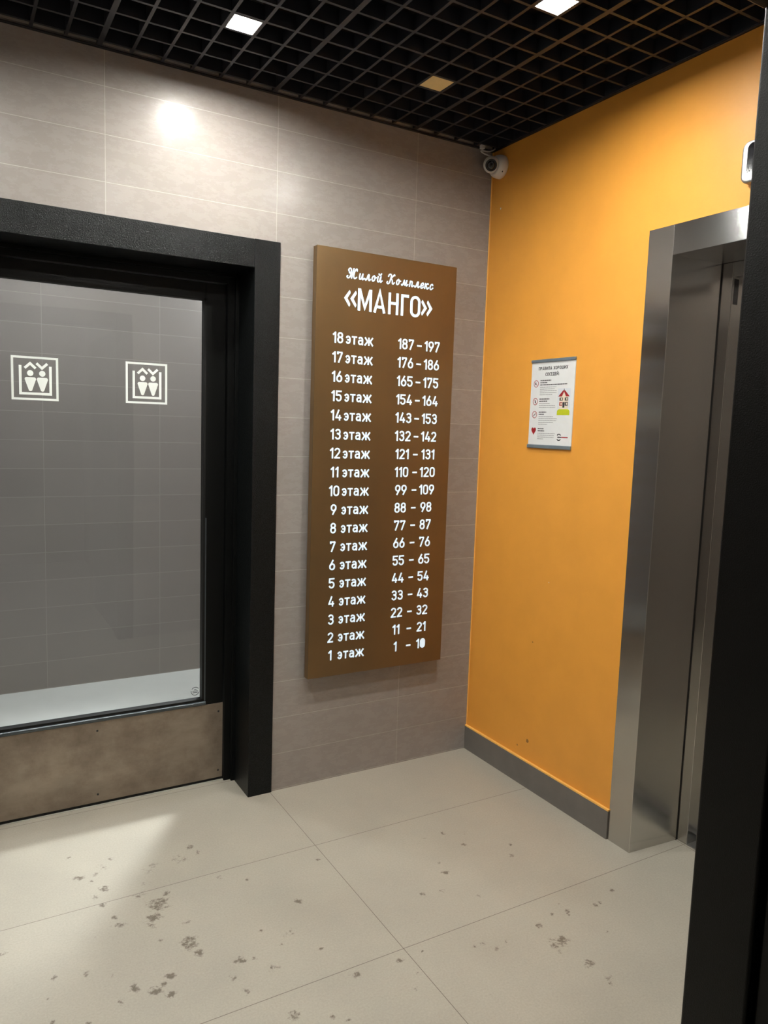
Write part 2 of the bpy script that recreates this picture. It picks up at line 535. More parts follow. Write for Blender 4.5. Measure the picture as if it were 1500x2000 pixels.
# upper case
G['П'] = (0.62, [([(i_, 0), (i_, Tt), (0.62 - i_, Tt), (0.62 - i_, 0)], False)])
G['Р'] = (0.58, [([(i_, 0), (i_, Tt), (0.30, Tt)] + arc(0.30, Tt - 0.23, 0.20, 0.23, 80, -80, 8) + [(0.30, Tt - 0.46), (i_, Tt - 0.46)], False)])
G['А'] = (0.70, [([(0.06, 0), (0.35, 0.98), (0.64, 0)], False), ([(0.16, 0.27), (0.54, 0.27)], False)])
G['В'] = (0.60, [([(i_, Bb), (i_, Tt), (0.32, Tt)] + arc(0.32, 0.735, 0.17, 0.185, 80, -80, 8) + [(i_, 0.54)], False),
                 ([(i_, 0.54), (0.33, 0.54)] + arc(0.33, 0.31, 0.19, 0.23, 80, -80, 8) + [(i_, Bb)], False)])
G['И'] = (0.64, [([(i_, 1), (i_, 0)], False), ([(i_, 0.1), (0.64 - i_, 0.9)], False), ([(0.64 - i_, 0), (0.64 - i_, 1)], False)])
G['Й'] = (0.64, G['И'][1] + [(arc(0.32, 1.28, 0.16, 0.13, 200, 340, 8), False)])
G['Л'] = (0.64, [([(0.02, Bb), (0.10, Bb), (0.17, 0.3), (0.20, Tt), (0.64 - i_, Tt), (0.64 - i_, 0)], False)])
G['Х'] = (0.64, [([(0.05, 0), (0.59, 1)], False), ([(0.05, 1), (0.59, 0)], False)])
G['О'] = (0.64, [(stadium(i_, 0.64 - i_, Bb, Tt), True)])
G['Ш'] = (0.86, [([(i_, 1), (i_, Bb), (0.86 - i_, Bb), (0.86 - i_, 1)], False), ([(0.43, 1), (0.43, Bb)], False)])
G['С'] = (0.58, [(arc(0.33, 0.5, 0.33 - i_, 0.5 - i_, 45, 315, 16), False)])
G['Е'] = (0.52, [([(0.50, Tt), (i_, Tt), (i_, Bb), (0.50, Bb)], False), ([(i_, 0.5), (0.46, 0.5)], False)])
G['Д'] = (0.72, [([(0.06, -0.14), (0.06, Bb), (0.66, Bb), (0.66, -0.14)], False), ([(0.12, Bb), (0.2, 0.4), (0.22, Tt), (0.56, Tt), (0.56, Bb)], False)])
G[':'] = (0.2, [([(0.02, 0.10), (0.19, 0.10)], False), ([(0.02, 0.55), (0.19, 0.55)], False)])

def text_width(s, gap=0.115):
    return sum(G[c][0] for c in s) + gap * (len(s) - 1)

def write(bm, pl, s, a, b, cap, h0, h1, gap=0.115, wt=None, sx=1.0, mi=0):
    x = 0.0
    for c in s:
        wd, strokes = G[c]
        for pts, closed in strokes:
            ribbon(bm, pl, [(a + (x + px) * cap * sx, b + py * cap) for px, py in pts], (wt or WT) * cap, h0, h1, closed, mi)
        x += wd + gap

# ================================================================== SETTING
# floor with dried mud prints (attribute 'mud' says where they lie)
STAINS = [(-1.737, -0.272, 0.0117, 1), (-1.631, -0.209, 0.01, 0.5), (-1.66, -0.239, 0.0139, 0.6), (-1.686, -0.274, 0.0118, 0.6), (-1.704, -0.312, 0.0087, 0.6), (-1.674, -0.365, 0.0172, 0.7), (-1.71, -0.398, 0.0085, 0.6), (-1.52, -0.318, 0.0254, 0.35), (-1.554, -0.396, 0.0133, 0.4), (-1.587, -0.454, 0.0187, 0.4), (-1.51, -0.479, 0.0112, 0.7), (-1.543, -0.52, 0.0257, 0.8), (-1.573, -0.58, 0.0234, 0.8), (-1.581, -0.615, 0.0107, 0.8), (-1.669, -0.563, 0.0162, 0.6), (-1.374, -0.255, 0.0101, 0.8), (-1.36, -0.298, 0.0109, 0.8), (-1.424, -0.308, 0.0256, 0.4), (-1.51, -0.739, 0.0207, 1), (-1.499, -0.792, 0.011, 0.9), (-1.49, -0.642, 0.0107, 0.6), (-1.59, -0.842, 0.0116, 1), (-1.613, -0.865, 0.0066, 1), (-1.609, -0.826, 0.0042, 1), (-1.636, -0.878, 0.0131, 1), (-1.604, -0.91, 0.0105, 1), (-1.686, -0.842, 0.0132, 0.9), (-1.725, -0.876, 0.0114, 0.5), (-1.404, -0.871, 0.0134, 1), (-1.368, -0.884, 0.0067, 0.8), (-1.334, -0.941, 0.0132, 0.6), (-1.445, -0.926, 0.0098, 0.7), (-1.432, -0.99, 0.008, 0.7), (-1.158, -0.703, 0.0118, 0.9), (-1.006, -0.524, 0.0068, 1), (-1.26, -0.523, 0.0047, 1), (-1.28, -0.865, 0.0051, 0.9), (-1.188, -0.933, 0.0059, 1), (-1.353, -1.12, 0.0125, 0.8), (-1.271, -1.172, 0.0062, 1), (-1.239, -1.2, 0.0054, 0.9), (-1.149, -1.065, 0.0131, 0.6), (-1.863, -0.708, 0.0068, 0.9), (-1.787, -0.735, 0.0102, 0.5), (-1.335, -0.474, 0.0104, 0.5), (-1.743, -0.592, 0.0044, 1), (-1.577, -0.689, 0.007, 0.8), (-1.725, -0.771, 0.0042, 0.9), (-1.884, -0.868, 0.0065, 0.8), (-1.807, -0.907, 0.0072, 0.8), (-1.75, -0.135, 0.0061, 0.9), (-1.675, -0.526, 0.0064, 0.9), (-1.693, -0.45, 0.0084, 0.8), (-1.241, -0.829, 0.0173, 0.4), (-1.975, -0.545, 0.0089, 0.6), (-1.886, -0.782, 0.0033, 0.8), (-1.22, -0.305, 0.005, 0.7), (-1.31, -0.781, 0.0043, 0.7), (-0.527, -0.578, 0.0072, 1), (-0.453, -0.615, 0.0083, 0.5), (-0.503, -0.676, 0.0091, 0.6), (-0.645, -0.73, 0.0049, 0.8), (-0.658, -0.787, 0.0115, 0.8), (-0.793, -0.854, 0.0101, 0.7), (-0.725, -0.866, 0.0083, 0.8), (-0.637, -0.941, 0.0055, 0.9), (-0.35, -0.753, 0.0061, 1), (-0.392, -0.807, 0.008, 0.9), (-0.432, -1.095, 0.0047, 1), (-0.434, -1.128, 0.0065, 1), (-0.488, -1.121, 0.0046, 1), (-0.444, -1.145, 0.0046, 1), (-0.333, -1.149, 0.0066, 1), (-0.315, -1.148, 0.0076, 0.6), (-0.227, -1.118, 0.0058, 0.9), (-0.561, -1.142, 0.0099, 0.9), (-0.572, -1.226, 0.0158, 0.8), (-0.541, -1.226, 0.0159, 0.8), (-0.586, -1.258, 0.0069, 0.9), (-0.762, -1.125, 0.0078, 0.8), (-0.793, -1.128, 0.0051, 1), (-0.741, -1.164, 0.0069, 1), (-0.694, -1.154, 0.0052, 0.9), (-0.547, -1.334, 0.0121, 0.8), (-0.539, -1.402, 0.0102, 0.8), (-0.549, -1.418, 0.0051, 0.7), (-1.011, -1.078, 0.0075, 1), (-0.996, -1.139, 0.0074, 0.6), (-1.029, -1.188, 0.0056, 1), (-0.864, -1.299, 0.0032, 1), (-0.937, -1.075, 0.0034, 1), (-0.398, -1.259, 0.0036, 0.9), (-0.434, -1.194, 0.0073, 0.3), (-0.604, -0.578, 0.0051, 0.5)]
def build_floor():
    xs = np.concatenate([np.linspace(-3.6, -2.15, 5)[:-1], np.linspace(-2.15, 0.06, 369), [0.2, 0.5]])
    ys = np.concatenate([np.linspace(-5.2, -1.65, 6)[:-1], np.linspace(-1.65, 0.0, 276), [0.2475]])
    X, Y = np.meshgrid(xs, ys, indexing='ij')
    mud = np.zeros_like(X)
    rng = np.random.RandomState(4)
    for x, y, r, s in STAINS:
        r = r * 1.45
        ang = rng.rand() * 3.14
        e = 0.65 + 0.35 * rng.rand()
        dx, dy = X - x, Y - y
        u = dx * math.cos(ang) + dy * math.sin(ang)
        v = (-dx * math.sin(ang) + dy * math.cos(ang)) / e
        k = s * 0.85 * np.exp(-((u * u + v * v) / (r * r)) ** 1.3)
        mud = np.maximum(mud, k)
    nx, ny = X.shape
    V = np.stack([X, Y, np.zeros_like(X)], -1).reshape(-1, 3)
    idx = np.arange(nx * ny).reshape(nx, ny)
    F = np.stack([idx[:-1, :-1], idx[1:, :-1], idx[1:, 1:], idx[:-1, 1:]], -1).reshape(-1, 4)
    me = bpy.data.meshes.new('floor')
    me.vertices.add(len(V))
    me.vertices.foreach_set('co', V.astype(np.float32).ravel())
    me.loops.add(F.size)
    me.loops.foreach_set('vertex_index', F.astype(np.int32).ravel())
    me.polygons.add(len(F))
    me.polygons.foreach_set('loop_start', np.arange(0, F.size, 4, dtype=np.int32))
    me.update(calc_edges=True)
    at = me.attributes.new('mud', 'FLOAT', 'POINT')
    at.data.foreach_set('value', mud.astype(np.float32).ravel())
    me.materials.append(M['floor'])
    o = bpy.data.objects.new('floor', me)
    C.objects.link(o)
    o['kind'] = 'structure'
build_floor()
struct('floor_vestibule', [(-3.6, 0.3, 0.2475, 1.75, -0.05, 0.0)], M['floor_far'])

ZG = 2.671      # underside of the open-cell grid
ZS = 3.0        # slab above it
DX0, DX1, DZ = -2.243, -0.972, 2.150       # glass door casing, outer size
# tiled wall with the door opening
struct('wall_back', [(-3.4, DX0 + 0.01, 0, 0.25, 0, ZS), (DX1 - 0.01, 0.0, 0, 0.25, 0, ZS), (DX0 + 0.01, DX1 - 0.01, 0, 0.25, DZ - 0.01, ZS)], M['tile'])
EY0, EY1, EZ = -0.988, -1.888, 2.068       # lift opening
bm = bmesh.new()
for t in ((0, 0.26, EY0 + 0.09, 0.25, 0, ZS), (0, 0.26, -2.2, EY1 - 0.09, 0, ZS), (0, 0.26, EY1 - 0.09, EY0 + 0.09, EZ + 0.09, ZS)):
    box(bm, *t)
plR = Plane((0, 0, 0), (0, -1, 0), (0, 0, 1), (-1, 0, 0))
def blob(pl, cx, cy, r, mi, seed):
    rng = np.random.RandomState(seed)
    slab2d(bm, pl, [(cx + r * (0.55 + 0.6 * rng.rand()) * math.cos(k * 0.785), cy + r * (0.55 + 0.6 * rng.rand()) * math.sin(k * 0.785)) for k in range(8)], -0.0005, 0.0005, mi)
blob(plR, 0.0694, 2.4218, 0.005, 2, 1)
blob(plR, 0.4217, 0.1961, 0.010, 1, 2)
blob(plR, 0.4953, 0.8841, 0.003, 2, 3)
blob(plR, 0.36, 0.155, 0.005, 1, 5)
blob(plR, 0.42, 0.62, 0.0035, 1, 6)
o = obj('wall_right', bm, [M['orange'], M['mark'], M['nick']])
o['kind'] = 'structure'
NX0, NX1, NZ = -2.10, -1.10, 2.055         # near doorway, clear opening
NY0, NY1 = -2.030, -2.134
struct('wall_front', [(-3.4, NX0 - 0.09, -2.13, -2.04, 0, ZS), (NX1 + 0.09, 0.0, -2.13, -2.04, 0, ZS), (NX0 - 0.09, NX1 + 0.09, -2.13, -2.04, NZ + 0.09, ZS)], M['tile'])
struct('wall_left', [(-3.55, -3.4, -2.13, 0.25, 0, ZS)], M['tile_side'])
struct('ceiling', [(-3.55, 0.26, -2.13, 0.25, ZS, ZS + 0.05)], M['void'])
# vestibule beyond the glass
struct('wall_vestibule', [(-3.6, 0.3, 1.63, 1.75, 0, 2.8)], M['tile_far'])
struct('wall_vestibule_right', [(0.1, 0.2, 0.25, 1.63, 0, 2.8)], M['tile_side'])
struct('wall_vestibule_left', [(-3.6, -3.5, 0.25, 1.63, 0, 2.8)], M['tile_side'])
struct('ceiling_vestibule', [(-3.6, 0.2, 0.25, 1.63, 2.72, 2.8)], M['void'])
# passage the picture is taken from
struct('wall_passage_left', [(-3.1, -3.0, -5.2, -2.13, 0, 2.8)], M['passage'])
struct('wall_passage_right', [(-0.85, -0.75, -5.2, -2.13, 0, 2.8)], M['passage'])
struct('wall_passage_back', [(-3.1, -0.75, -5.3, -5.2, 0, 2.8)], M['passage'])
struct('ceiling_passage', [(-3.1, -0.75, -5.3, -2.13, 2.72, 2.8)], M['void'])
# skirting of the orange wall, its top edge carries the orange paint
bm = bmesh.new()
box(bm, -0.010, 0.0, EY0 + 0.1025, -0.0005, 0, 0.108, 0)
box(bm, -0.0105, 0.0, EY0 + 0.1025, -0.0005, 0.108, 0.114, 1)
o = obj('baseboard_right', bm, [M['skirting'], M['orange_edge']])
o['kind'] = 'structure'
bm = bmesh.new()
box(bm, -0.010, 0.0, -2.03, EY1 - 0.1025, 0, 0.108, 0)
box(bm, -0.0105, 0.0, -2.03, EY1 - 0.1025, 0.108, 0.114, 1)
o = obj('baseboard_right', bm, [M['skirting'], M['orange_edge']])
o['kind'] = 'structure'
# ragged paint line in the corner and dark joint under the tiles
struct('trim_1', [(-0.004, 0.0, -0.003, 0.0, 0.114, ZG)], M['orange_edge'])
# perimeter angles that carry the grid
struct('trim_2', [(-3.4, 0, -0.004, 0.0, ZG - 0.004, ZG + 0.004), (-3.4, 0, -0.012, 0.0, ZG - 0.004, ZG)], M['grid'])
struct('trim_3', [(-0.004, 0.0, -2.04, 0, ZG - 0.004, ZG + 0.004), (-0.012, 0.0, -2.04, 0, ZG - 0.004, ZG)], M['grid'])
struct('trim_4', [(-3.4, 0, -0.002, 0.0, ZG + 0.010, ZG + 0.032)], M['angle'])
struct('trim_5', [(-0.002, 0.0, -2.04, 0, ZG + 0.010, ZG + 0.032)], M['angle'])
struct('trim_6', [(-3.4, 0, -0.003, 0.0, ZG + 0.032, ZS)], M['upper_wall'])  # dark brown band on the wall above the grid
struct('trim_7', [(-0.003, 0.0, -2.04, 0, ZG + 0.032, ZS)], M['upper_wall'])

# ================================================================== GLASS DOOR (door_1)
d1 = thing('door_1', 'black framed glass door with bronze kick plate and two white lift pictograms', 'door', (-1.604, 0.2, 0), kind='structure')
YF, YB = -0.008, 0.25
XI0, XI1, ZI = DX0 + 0.100, DX1 - 0.100, 2.047
boxes('casing_jamb', [(XI1, DX1, YF, YB, 0, DZ)], M['black_frame'], d1, bevel=0.0015)
boxes('casing_jamb', [(DX0, XI0, YF, YB, 0, DZ)], M['black_frame'], d1, bevel=0.0015)
boxes('casing_head', [(XI0 + 0.0012, XI1 - 0.0012, YF + 0.0005, YB, ZI, DZ - 0.0008)], M['black_frame'], d1, bevel=0.0015)
LX0, LX1, LZ1 = -2.098, -1.110, 2.012
boxes('stop_frame', [(LX1 - 0.002, XI1, 0.174, YB, 0, ZI), (XI0, LX0 + 0.002, 0.174, YB, 0, ZI), (LX0 + 0.002, LX1 - 0.002, 0.174, YB, LZ1 - 0.002, ZI),
                     (XI1 - 0.014, XI1, 0.158, 0.174, 0, ZI), (XI0, XI0 + 0.014, 0.158, 0.174, 0, ZI), (XI0 + 0.014, XI1 - 0.014, 0.158, 0.174, ZI - 0.014, ZI)], M['black_leaf'], d1, bevel=0.001)
YL0, YL1 = 0.190, 0.240
GX0, GX1, GZ0, GZ1 = -2.013, -1.195, 0.356, 1.945
leaf = boxes('door_leaf', [(GX1, LX1 - 0.004, YL0, YL1, 0.012, LZ1 - 0.005), (LX0 + 0.004, GX0, YL0, YL1, 0.012, LZ1 - 0.005),
                           (GX0, GX1, YL0, YL1, GZ1, LZ1 - 0.005), (GX0, GX1, YL0, YL1, 0.012, GZ0 - 0.004)], M['black_leaf'], d1, bevel=0.0015)
boxes('bottom_seal', [(LX0 + 0.004, LX1 - 0.004, YL0 - 0.001, YL1, 0.004, 0.013)], M['gasket'], leaf)
# glazing gasket and beads
bm = bmesh.new()
for t in ((GX1 - 0.006, GX1 + 0.003, YL0 - 0.002, YL0 + 0.03, GZ0 - 0.004, GZ1 + 0.004), (GX0 - 0.003, GX0 + 0.006, YL0 - 0.002, YL0 + 0.03, GZ0 - 0.004, GZ1 + 0.004),
          (GX0, GX1, YL0 - 0.002, YL0 + 0.03, GZ1 - 0.004, GZ1 + 0.005), (GX0, GX1, YL0 - 0.002, YL0 + 0.03, GZ0 - 0.006, GZ0 + 0.003)):
    box(bm, *t)
obj('glazing_gasket', bm, M['gasket'], leaf)
bm = bmesh.new()
pl = Plane((0, YL0, 0), (0, 0, 1), (0, -1, 0), (1, 0, 0))
slab2d(bm, pl, [(GZ0 - 0.006 + 0.010 * math.sin(a) * 0 - 0.009 + 0.009 * math.cos(a), 0.009 * math.sin(a)) for a in [math.pi * k / 10 for k in range(11)]], GX0 - 0.004, GX1 + 0.008)
b_ = obj('glazing_bead', bm, M['bead'], leaf, smooth=False)
tag(b_, 'blue-grey metal bead under the glass', None)
boxes('glazing_bead', [(GX1 + 0.003, GX1 + 0.008, YL0 - 0.003, YL0, GZ0 - 0.004, 1.10)], M['bead'], leaf, bevel=0.001)
kp = boxes('kick_plate', [(LX0 + 0.006, LX1 - 0.004, YL0 - 0.0025, YL0, 0.014, 0.333)], M['kick'], leaf, bevel=0.0006)
tag(kp, 'stained bronze-coloured steel kick plate', None)
plk = Plane((0, YL0 - 0.0025, 0), (1, 0, 0), (0, 0, 1), (0, -1, 0))
for sx, sz in ((LX1 - 0.022, 0.298), (LX1 - 0.022, 0.045), (LX0 + 0.025, 0.298), (LX0 + 0.025, 0.045), (-1.604, 0.298), (-1.604, 0.045)):
    bm = bmesh.new()
    disc(bm, plk, sx, sz, 0.004, 0.004, -0.001, 0.0012, 14)
    obj('screw', bm, M['lens_ring'], kp)
# glass pane and what is stuck on it
gp = boxes('glass_pane', [(GX0 + 0.001, GX1 - 0.001, 0.206, 0.214, GZ0, GZ1)], M['glass'], d1)
plg = Plane((0, 0.206, 0), (1, 0, 0), (0, 0, 1), (0, -1, 0))
def pictogram(cx, cz, s):
    bm = bmesh.new()
    h0, h1 = 0.0002, 0.0008
    e = s / 2
    def R(pts, wd, closed=False):
        ribbon(bm, plg, [(cx + x * e, cz + y * e) for x, y in pts], wd * e, h0, h1, closed)
    R([(-0.95, -0.95), (0.95, -0.95), (0.95, 0.95), (-0.95, 0.95)], 0.10, True)
    R([(-0.62, 0.58), (-0.62, -0.70), (0.66, -0.70), (0.66, 0.58)], 0.115)
    R([(-0.43, 0.46), (-0.20, 0.68), (0.03, 0.46)], 0.115)
    R([(0.07, 0.70), (0.30, 0.48), (0.53, 0.70)], 0.115)
    for mx_ in (-0.20, 0.31):
        disc(bm, plg, cx + mx_ * e, cz + 0.235 * e, 0.135 * e, 0.135 * e, h0, h1, 24)
        pts = arc(mx_ + 0.16, -0.04, 0.08, 0.09, 0, 90, 5) + arc(mx_ - 0.16, -0.04, 0.08, 0.09, 90, 180, 5) + arc(mx_, -0.53, 0.075, 0.06, 205, 335, 6)
        slab2d(bm, plg, [(cx + x * e, cz + y * e) for x, y in pts], h0, h1)
    return obj('lift_pictogram', bm, M['vinyl'], gp)
pictogram(-1.7955, 1.609, 0.151)
pictogram(-1.4135, 1.614, 0.152)
bm = bmesh.new()
for a0, a1 in ((35, 145), (170, 345)):
    ribbon(bm, plg, [(-1.2237 + x, 0.3905 + y) for x, y in arc(0, 0, 0.0165, 0.0165, a0, a1, 16)], 0.0022, 0.0002, 0.0006)
for zz, hw in ((0.0065, 0.005), (0.0005, 0.011), (-0.0055, 0.011)):
    ribbon(bm, plg, [(-1.2237 - hw, 0.3905 + zz), (-1.2237 + hw, 0.3905 + zz)], 0.0024, 0.0002, 0.0006)
obj('etched_mark', bm, M['etch'], gp)
boxes('threshold_strip', [(LX0 + 0.002, LX1 - 0.002, 0.184, 0.235, 0.0, 0.003)], M['white_strip'], d1)

# ================================================================== LIFT PORTAL (door_2)
d2 = thing('door_2', 'brushed stainless steel lift portal in the orange wall', 'lift door', (0.1, (EY0 + EY1) / 2, 0), kind='structure')
XP = -0.004
def steel_jamb(y_in, y_out, y_back):
    bm = bmesh.new()
    lo, hi = [], []
    pts = [(XP, y_out), (XP, y_in), (0.228, y_back), (0.228, y_back + (y_out - y_in)), (0.0, y_out)]
    slab2d(bm, Plane((0, 0, 0), (1, 0, 0), (0, 1, 0), (0, 0, 1)), pts, 0, 2.165)
    return obj('portal_jamb', bm, M['steel'], d2, bevel=0.001)
steel_jamb(EY0, EY0 + 0.102, EY0 - 0.017)
steel_jamb(EY1, EY1 - 0.102, EY1 + 0.017)
boxes('portal_header', [(XP, 0.228, EY1 + 0.0015, EY0 - 0.0015, EZ, 2.165)], M['steel_h'], d2, bevel=0.001)
boxes('seam_strip', [(XP - 0.0006, XP + 0.004, EY0 - 0.0016, EY0 + 0.0004, EZ, 2.166)], M['steel_edge'], d2)
for y0, sgn in ((EY0, 1), (EY1, -1)):
    boxes('edge_highlight', [(XP - 0.0004, XP + 0.0012, min(y0 - 0.0004 * sgn, y0 + 0.0012 * sgn), max(y0 - 0.0004 * sgn, y0 + 0.0012 * sgn), 0, EZ)], M['steel_edge'], d2)  # bright strip added for the highlight along the chamfered jamb corner
    boxes('dark_gap_strip', [(0.2235, 0.2300, min(y0 - 0.0175 * sgn, y0 - 0.0100 * sgn), max(y0 - 0.0175 * sgn, y0 - 0.0100 * sgn), 0, EZ)], M['gasket'], d2)  # black strip added where the gap before the landing jamb falls dark
# landing door frame and panels
boxes('landing_jamb', [(0.2285, 0.30, EY0 - 0.060, EY0 - 0.012, 0, EZ)], M['steel'], d2, bevel=0.0015)
boxes('landing_jamb', [(0.2285, 0.30, EY1 + 0.012, EY1 + 0.060, 0, EZ)], M['steel'], d2, bevel=0.0015)
boxes('landing_header', [(0.2285, 0.30, EY1 + 0.060, EY0 - 0.060, EZ - 0.05, EZ)], M['steel_h'], d2, bevel=0.0015)
ym = (EY0 + EY1) / 2
boxes('door_panel', [(0.302, 0.335, ym + 0.001, EY0 - 0.04, 0.012, EZ - 0.03)], M['steel'], d2, bevel=0.0015)
boxes('door_panel', [(0.302, 0.335, EY1 + 0.04, ym - 0.001, 0.012, EZ - 0.03)], M['steel'], d2, bevel=0.0015)
boxes('sill_track', [(0.23, 0.40, EY1 + 0.012, EY0 - 0.012, -0.01, 0.004)], M['aluminium'], d2)
boxes('jamb_slot', [(0.238, 0.262, EY0 - 0.0606, EY0 - 0.058, 1.93, 2.014)], M['black_gloss'], d2)
boxes('shaft_lining', [(0.36, 0.40, EY1 - 0.1, EY0 + 0.1, 0, 2.3)], M['void'], d2)

# ================================================================== NEAR BLACK DOORWAY (door_3)
d3 = thing('door_3', 'black powder-coated door frame post close by at the right edge', 'door frame', (-1.6, -2.08, 0), kind='structure')
boxes('frame_jamb', [(NX1, NX1 + 0.10, NY1, NY0, 0, NZ + 0.10)], M['black_post'], d3, bevel=0.0045, seg=4)
boxes('frame_jamb', [(NX0 - 0.10, NX0, NY1, NY0, 0, NZ + 0.10)], M['black_post'], d3, bevel=0.003)
boxes('frame_head', [(NX0 + 0.0005, NX1 - 0.0005, NY1, NY0, NZ, NZ + 0.10)], M['black_post'], d3, bevel=0.003)
lf = boxes('door_leaf', [(NX1 + 0.012, NX1 + 0.057, -3.10, NY1 - 0.006, 0.01, NZ - 0.005)], M['black_leaf'], d3, bevel=0.003)
bm = bmesh.new()
for zz in (0.25, 1.05, 1.80):
    bmesh.ops.create_cone(bm, cap_ends=True, segments=14, radius1=0.007, radius2=0.007, depth=0.09, matrix=Matrix.Translation((NX1 + 0.012, NY1 - 0.006, zz)))
obj('hinge', bm, M['black_leaf'], lf)

# ================================================================== CEILING GRID AND LAMPS
bm = bmesh.new()
HB = 0.045
for k in range(34):
    x = -0.010 - 0.1 * k
    wd = 0.0085 if k in (4, 10, 16, 22, 28) else 0.0050
    box(bm, x - wd, x + wd, -2.03, -0.0125, ZG, ZG + HB)
for k in range(20):
    y = -0.045 - 0.1 * k
    wd = 0.0050
    box(bm, -3.38, -0.0125, y - wd, y + wd, ZG + 0.0004, ZG + HB - 0.0004)
gr = obj('ceiling_grid', bm, M['grid'])
tag(gr, 'black open-cell grid hung across the whole lobby ceiling', 'ceiling grid')

def downlight(x, y, z, m, label, name='downlight', group='square LED downlights in the grid'):
    t = thing(name, label, 'ceiling light', (x, y, z), group)
    e = 0.0445
    bm = bmesh.new()
    for q in ((-e, e, -e, -e + 0.003), (-e, e, e - 0.003, e), (-e, -e + 0.003, -e + 0.003, e - 0.003), (e - 0.003, e, -e + 0.003, e - 0.003)):
        box(bm, x + q[0], x + q[1], y + q[2], y + q[3], z - 0.001, z + 0.05)
    box(bm, x - e, x + e, y - e, y + e, z + 0.05, z + 0.056)
    obj('housing', bm, M['lamp_housing'], t)
    boxes('diffuser', [(x - e + 0.0035, x + e - 0.0035, y - e + 0.0035, y + e - 0.0035, z + 0.0075, z + 0.0135)], m, t)
    return t
downlight(-1.260, -0.395, ZG, M['led'], 'glowing square LED downlight in the grid above the glass door')
downlight(-0.560, -0.995, ZG, M['led'], 'glowing square LED downlight in the grid by the lift, cut by the top edge')
downlight(-1.960, -0.995, ZG, M['led'], 'square LED downlight in the grid beyond the left edge of the photo')
downlight(-1.260, -1.595, ZG, M['led'], 'square LED downlight in the grid close to the near black doorway')
downlight(-2.660, -0.395, ZG, M['led'], 'square LED downlight in the grid at the left end of the lobby')
downlight(-0.420, 1.38, 2.66, M['led_far'], 'cool white LED downlight of the vestibule by its tiled wall', group='vestibule downlights')
downlight(-1.60, 0.85, 2.66, M['led_far2'], 'cool white LED downlight of the vestibule behind the door', group='vestibule downlights')
downlight(-1.70, -3.9, 2.66, M['led_hall'], 'LED downlight of the passage behind the viewer', group='passage downlights')

cp = boxes('cover_plate', [(-0.605, -0.5155, -0.4405, -0.3495, ZG + 0.0015, ZG + 0.008)], M['beige'], origin=(-0.56, -0.395, ZG), bevel=0.001)
tag(cp, 'beige square cover plate filling one cell of the black ceiling grid', 'cover plate')

# ================================================================== DIRECTORY SIGN
SX0, SX1, SZ0, SZ1 = -0.845, -0.203, 0.4665, 2.153
sg = thing('directory_sign', 'tall bronze floor directory sign with lit white lettering on the taupe tiles', 'sign', (-0.524, 0, SZ0))
boxes('panel', [(SX0, SX1, -0.055, -0.022, SZ0, SZ1)], M['sign'], sg, bevel=0.0015)
boxes('mounting_rail', [(-0.75, -0.30, -0.022, 0.0, 0.66, 0.70)], M['aluminium'], sg)
boxes('mounting_rail', [(-0.75, -0.30, -0.022, 0.0, 1.92, 1.96)], M['aluminium'], sg)
pls = Plane((0, -0.055, 0), (1, 0, 0), (0, 0, 1), (0, -1, 0))
H0, H1 = -0.001, 0.0018
CAP = 0.042
RANGES = ['1-10', '11-21', '22-32', '33-43', '44-54', '55-65', '66-76', '77-87', '88-98', '99-109', '110-120', '121-131', '132-142', '143-153', '154-164', '165-175', '176-186', '187-197']
for k in range(1, 19):
    z = 0.533 + (k - 1) * (1.7975 - 0.533) / 17
    bm = bmesh.new()
    s = str(k)
    wd = text_width(s) * CAP
    write(bm, pls, s, -0.749 - wd / 2, z, CAP, H0, H1)
    write(bm, pls, 'этаж', -0.7155, z, CAP, H0, H1, gap=0.10)
    obj('floor_line', bm, M['letters'], sg)
    bm = bmesh.new()
    a, b = RANGES[k - 1].split('-')
    wd = text_width(a) * CAP
    write(bm, pls, a, (-0.440 if len(a) > 1 else -0.441) - wd / 2, z, CAP, H0, H1)
    write(bm, pls, '-', -0.3865, z, CAP * 1.15, H0, H1, wt=0.13)
    wd = text_width(b) * CAP
    write(bm, pls, b, -0.3125 - wd / 2, z, CAP, H0, H1)
    if k == 1:   # the counter of the last zero is missing, its middle glows too
        x0 = -0.3125 - wd / 2 + (0.36 + 0.115) * CAP
        slab2d(bm, pls, [(x0 + x * CAP, z + y * CAP) for x, y in stadium(xl + 0.04, xr - 0.04, Bb + 0.04, Tt - 0.04)], H0, H1 - 0.0004)
    obj('apartment_range', bm, M['letters'], sg)
# title «МАНГО»
bm = bmesh.new()
TZ, TC = 1.9295, 0.0845
wt = 0.0108
def tr(pts, closed=False):
    ribbon(bm, pls, [(x, TZ + y * TC) for x, y in pts], wt, H0, H1, closed)
hw = wt / 2
tr([(-0.6665 + hw, 0), (-0.6665 + hw, 1.0)]); tr([(-0.6045 - hw, 0), (-0.6045 - hw, 1.0)])
tr([(-0.6650 + hw, 0.98), (-0.6355, 0.16), (-0.6060 - hw, 0.98)])
tr([(-0.5945 + 0.003, 0), (-0.5690, 0.98), (-0.5440 - 0.003, 0)]); tr([(-0.585, 0.27), (-0.553, 0.27)])
tr([(-0.5290 + hw, 0), (-0.5290 + hw, 1.0)]); tr([(-0.4825 - hw, 0), (-0.4825 - hw, 1.0)]); tr([(-0.5290, 0.52), (-0.4825, 0.52)])
tr([(-0.4700 + hw, 0), (-0.4700 + hw, 1 - hw / TC), (-0.4340, 1 - hw / TC)])
x0, x1, r = -0.4260 + hw, -0.3780 - hw, 0.0186
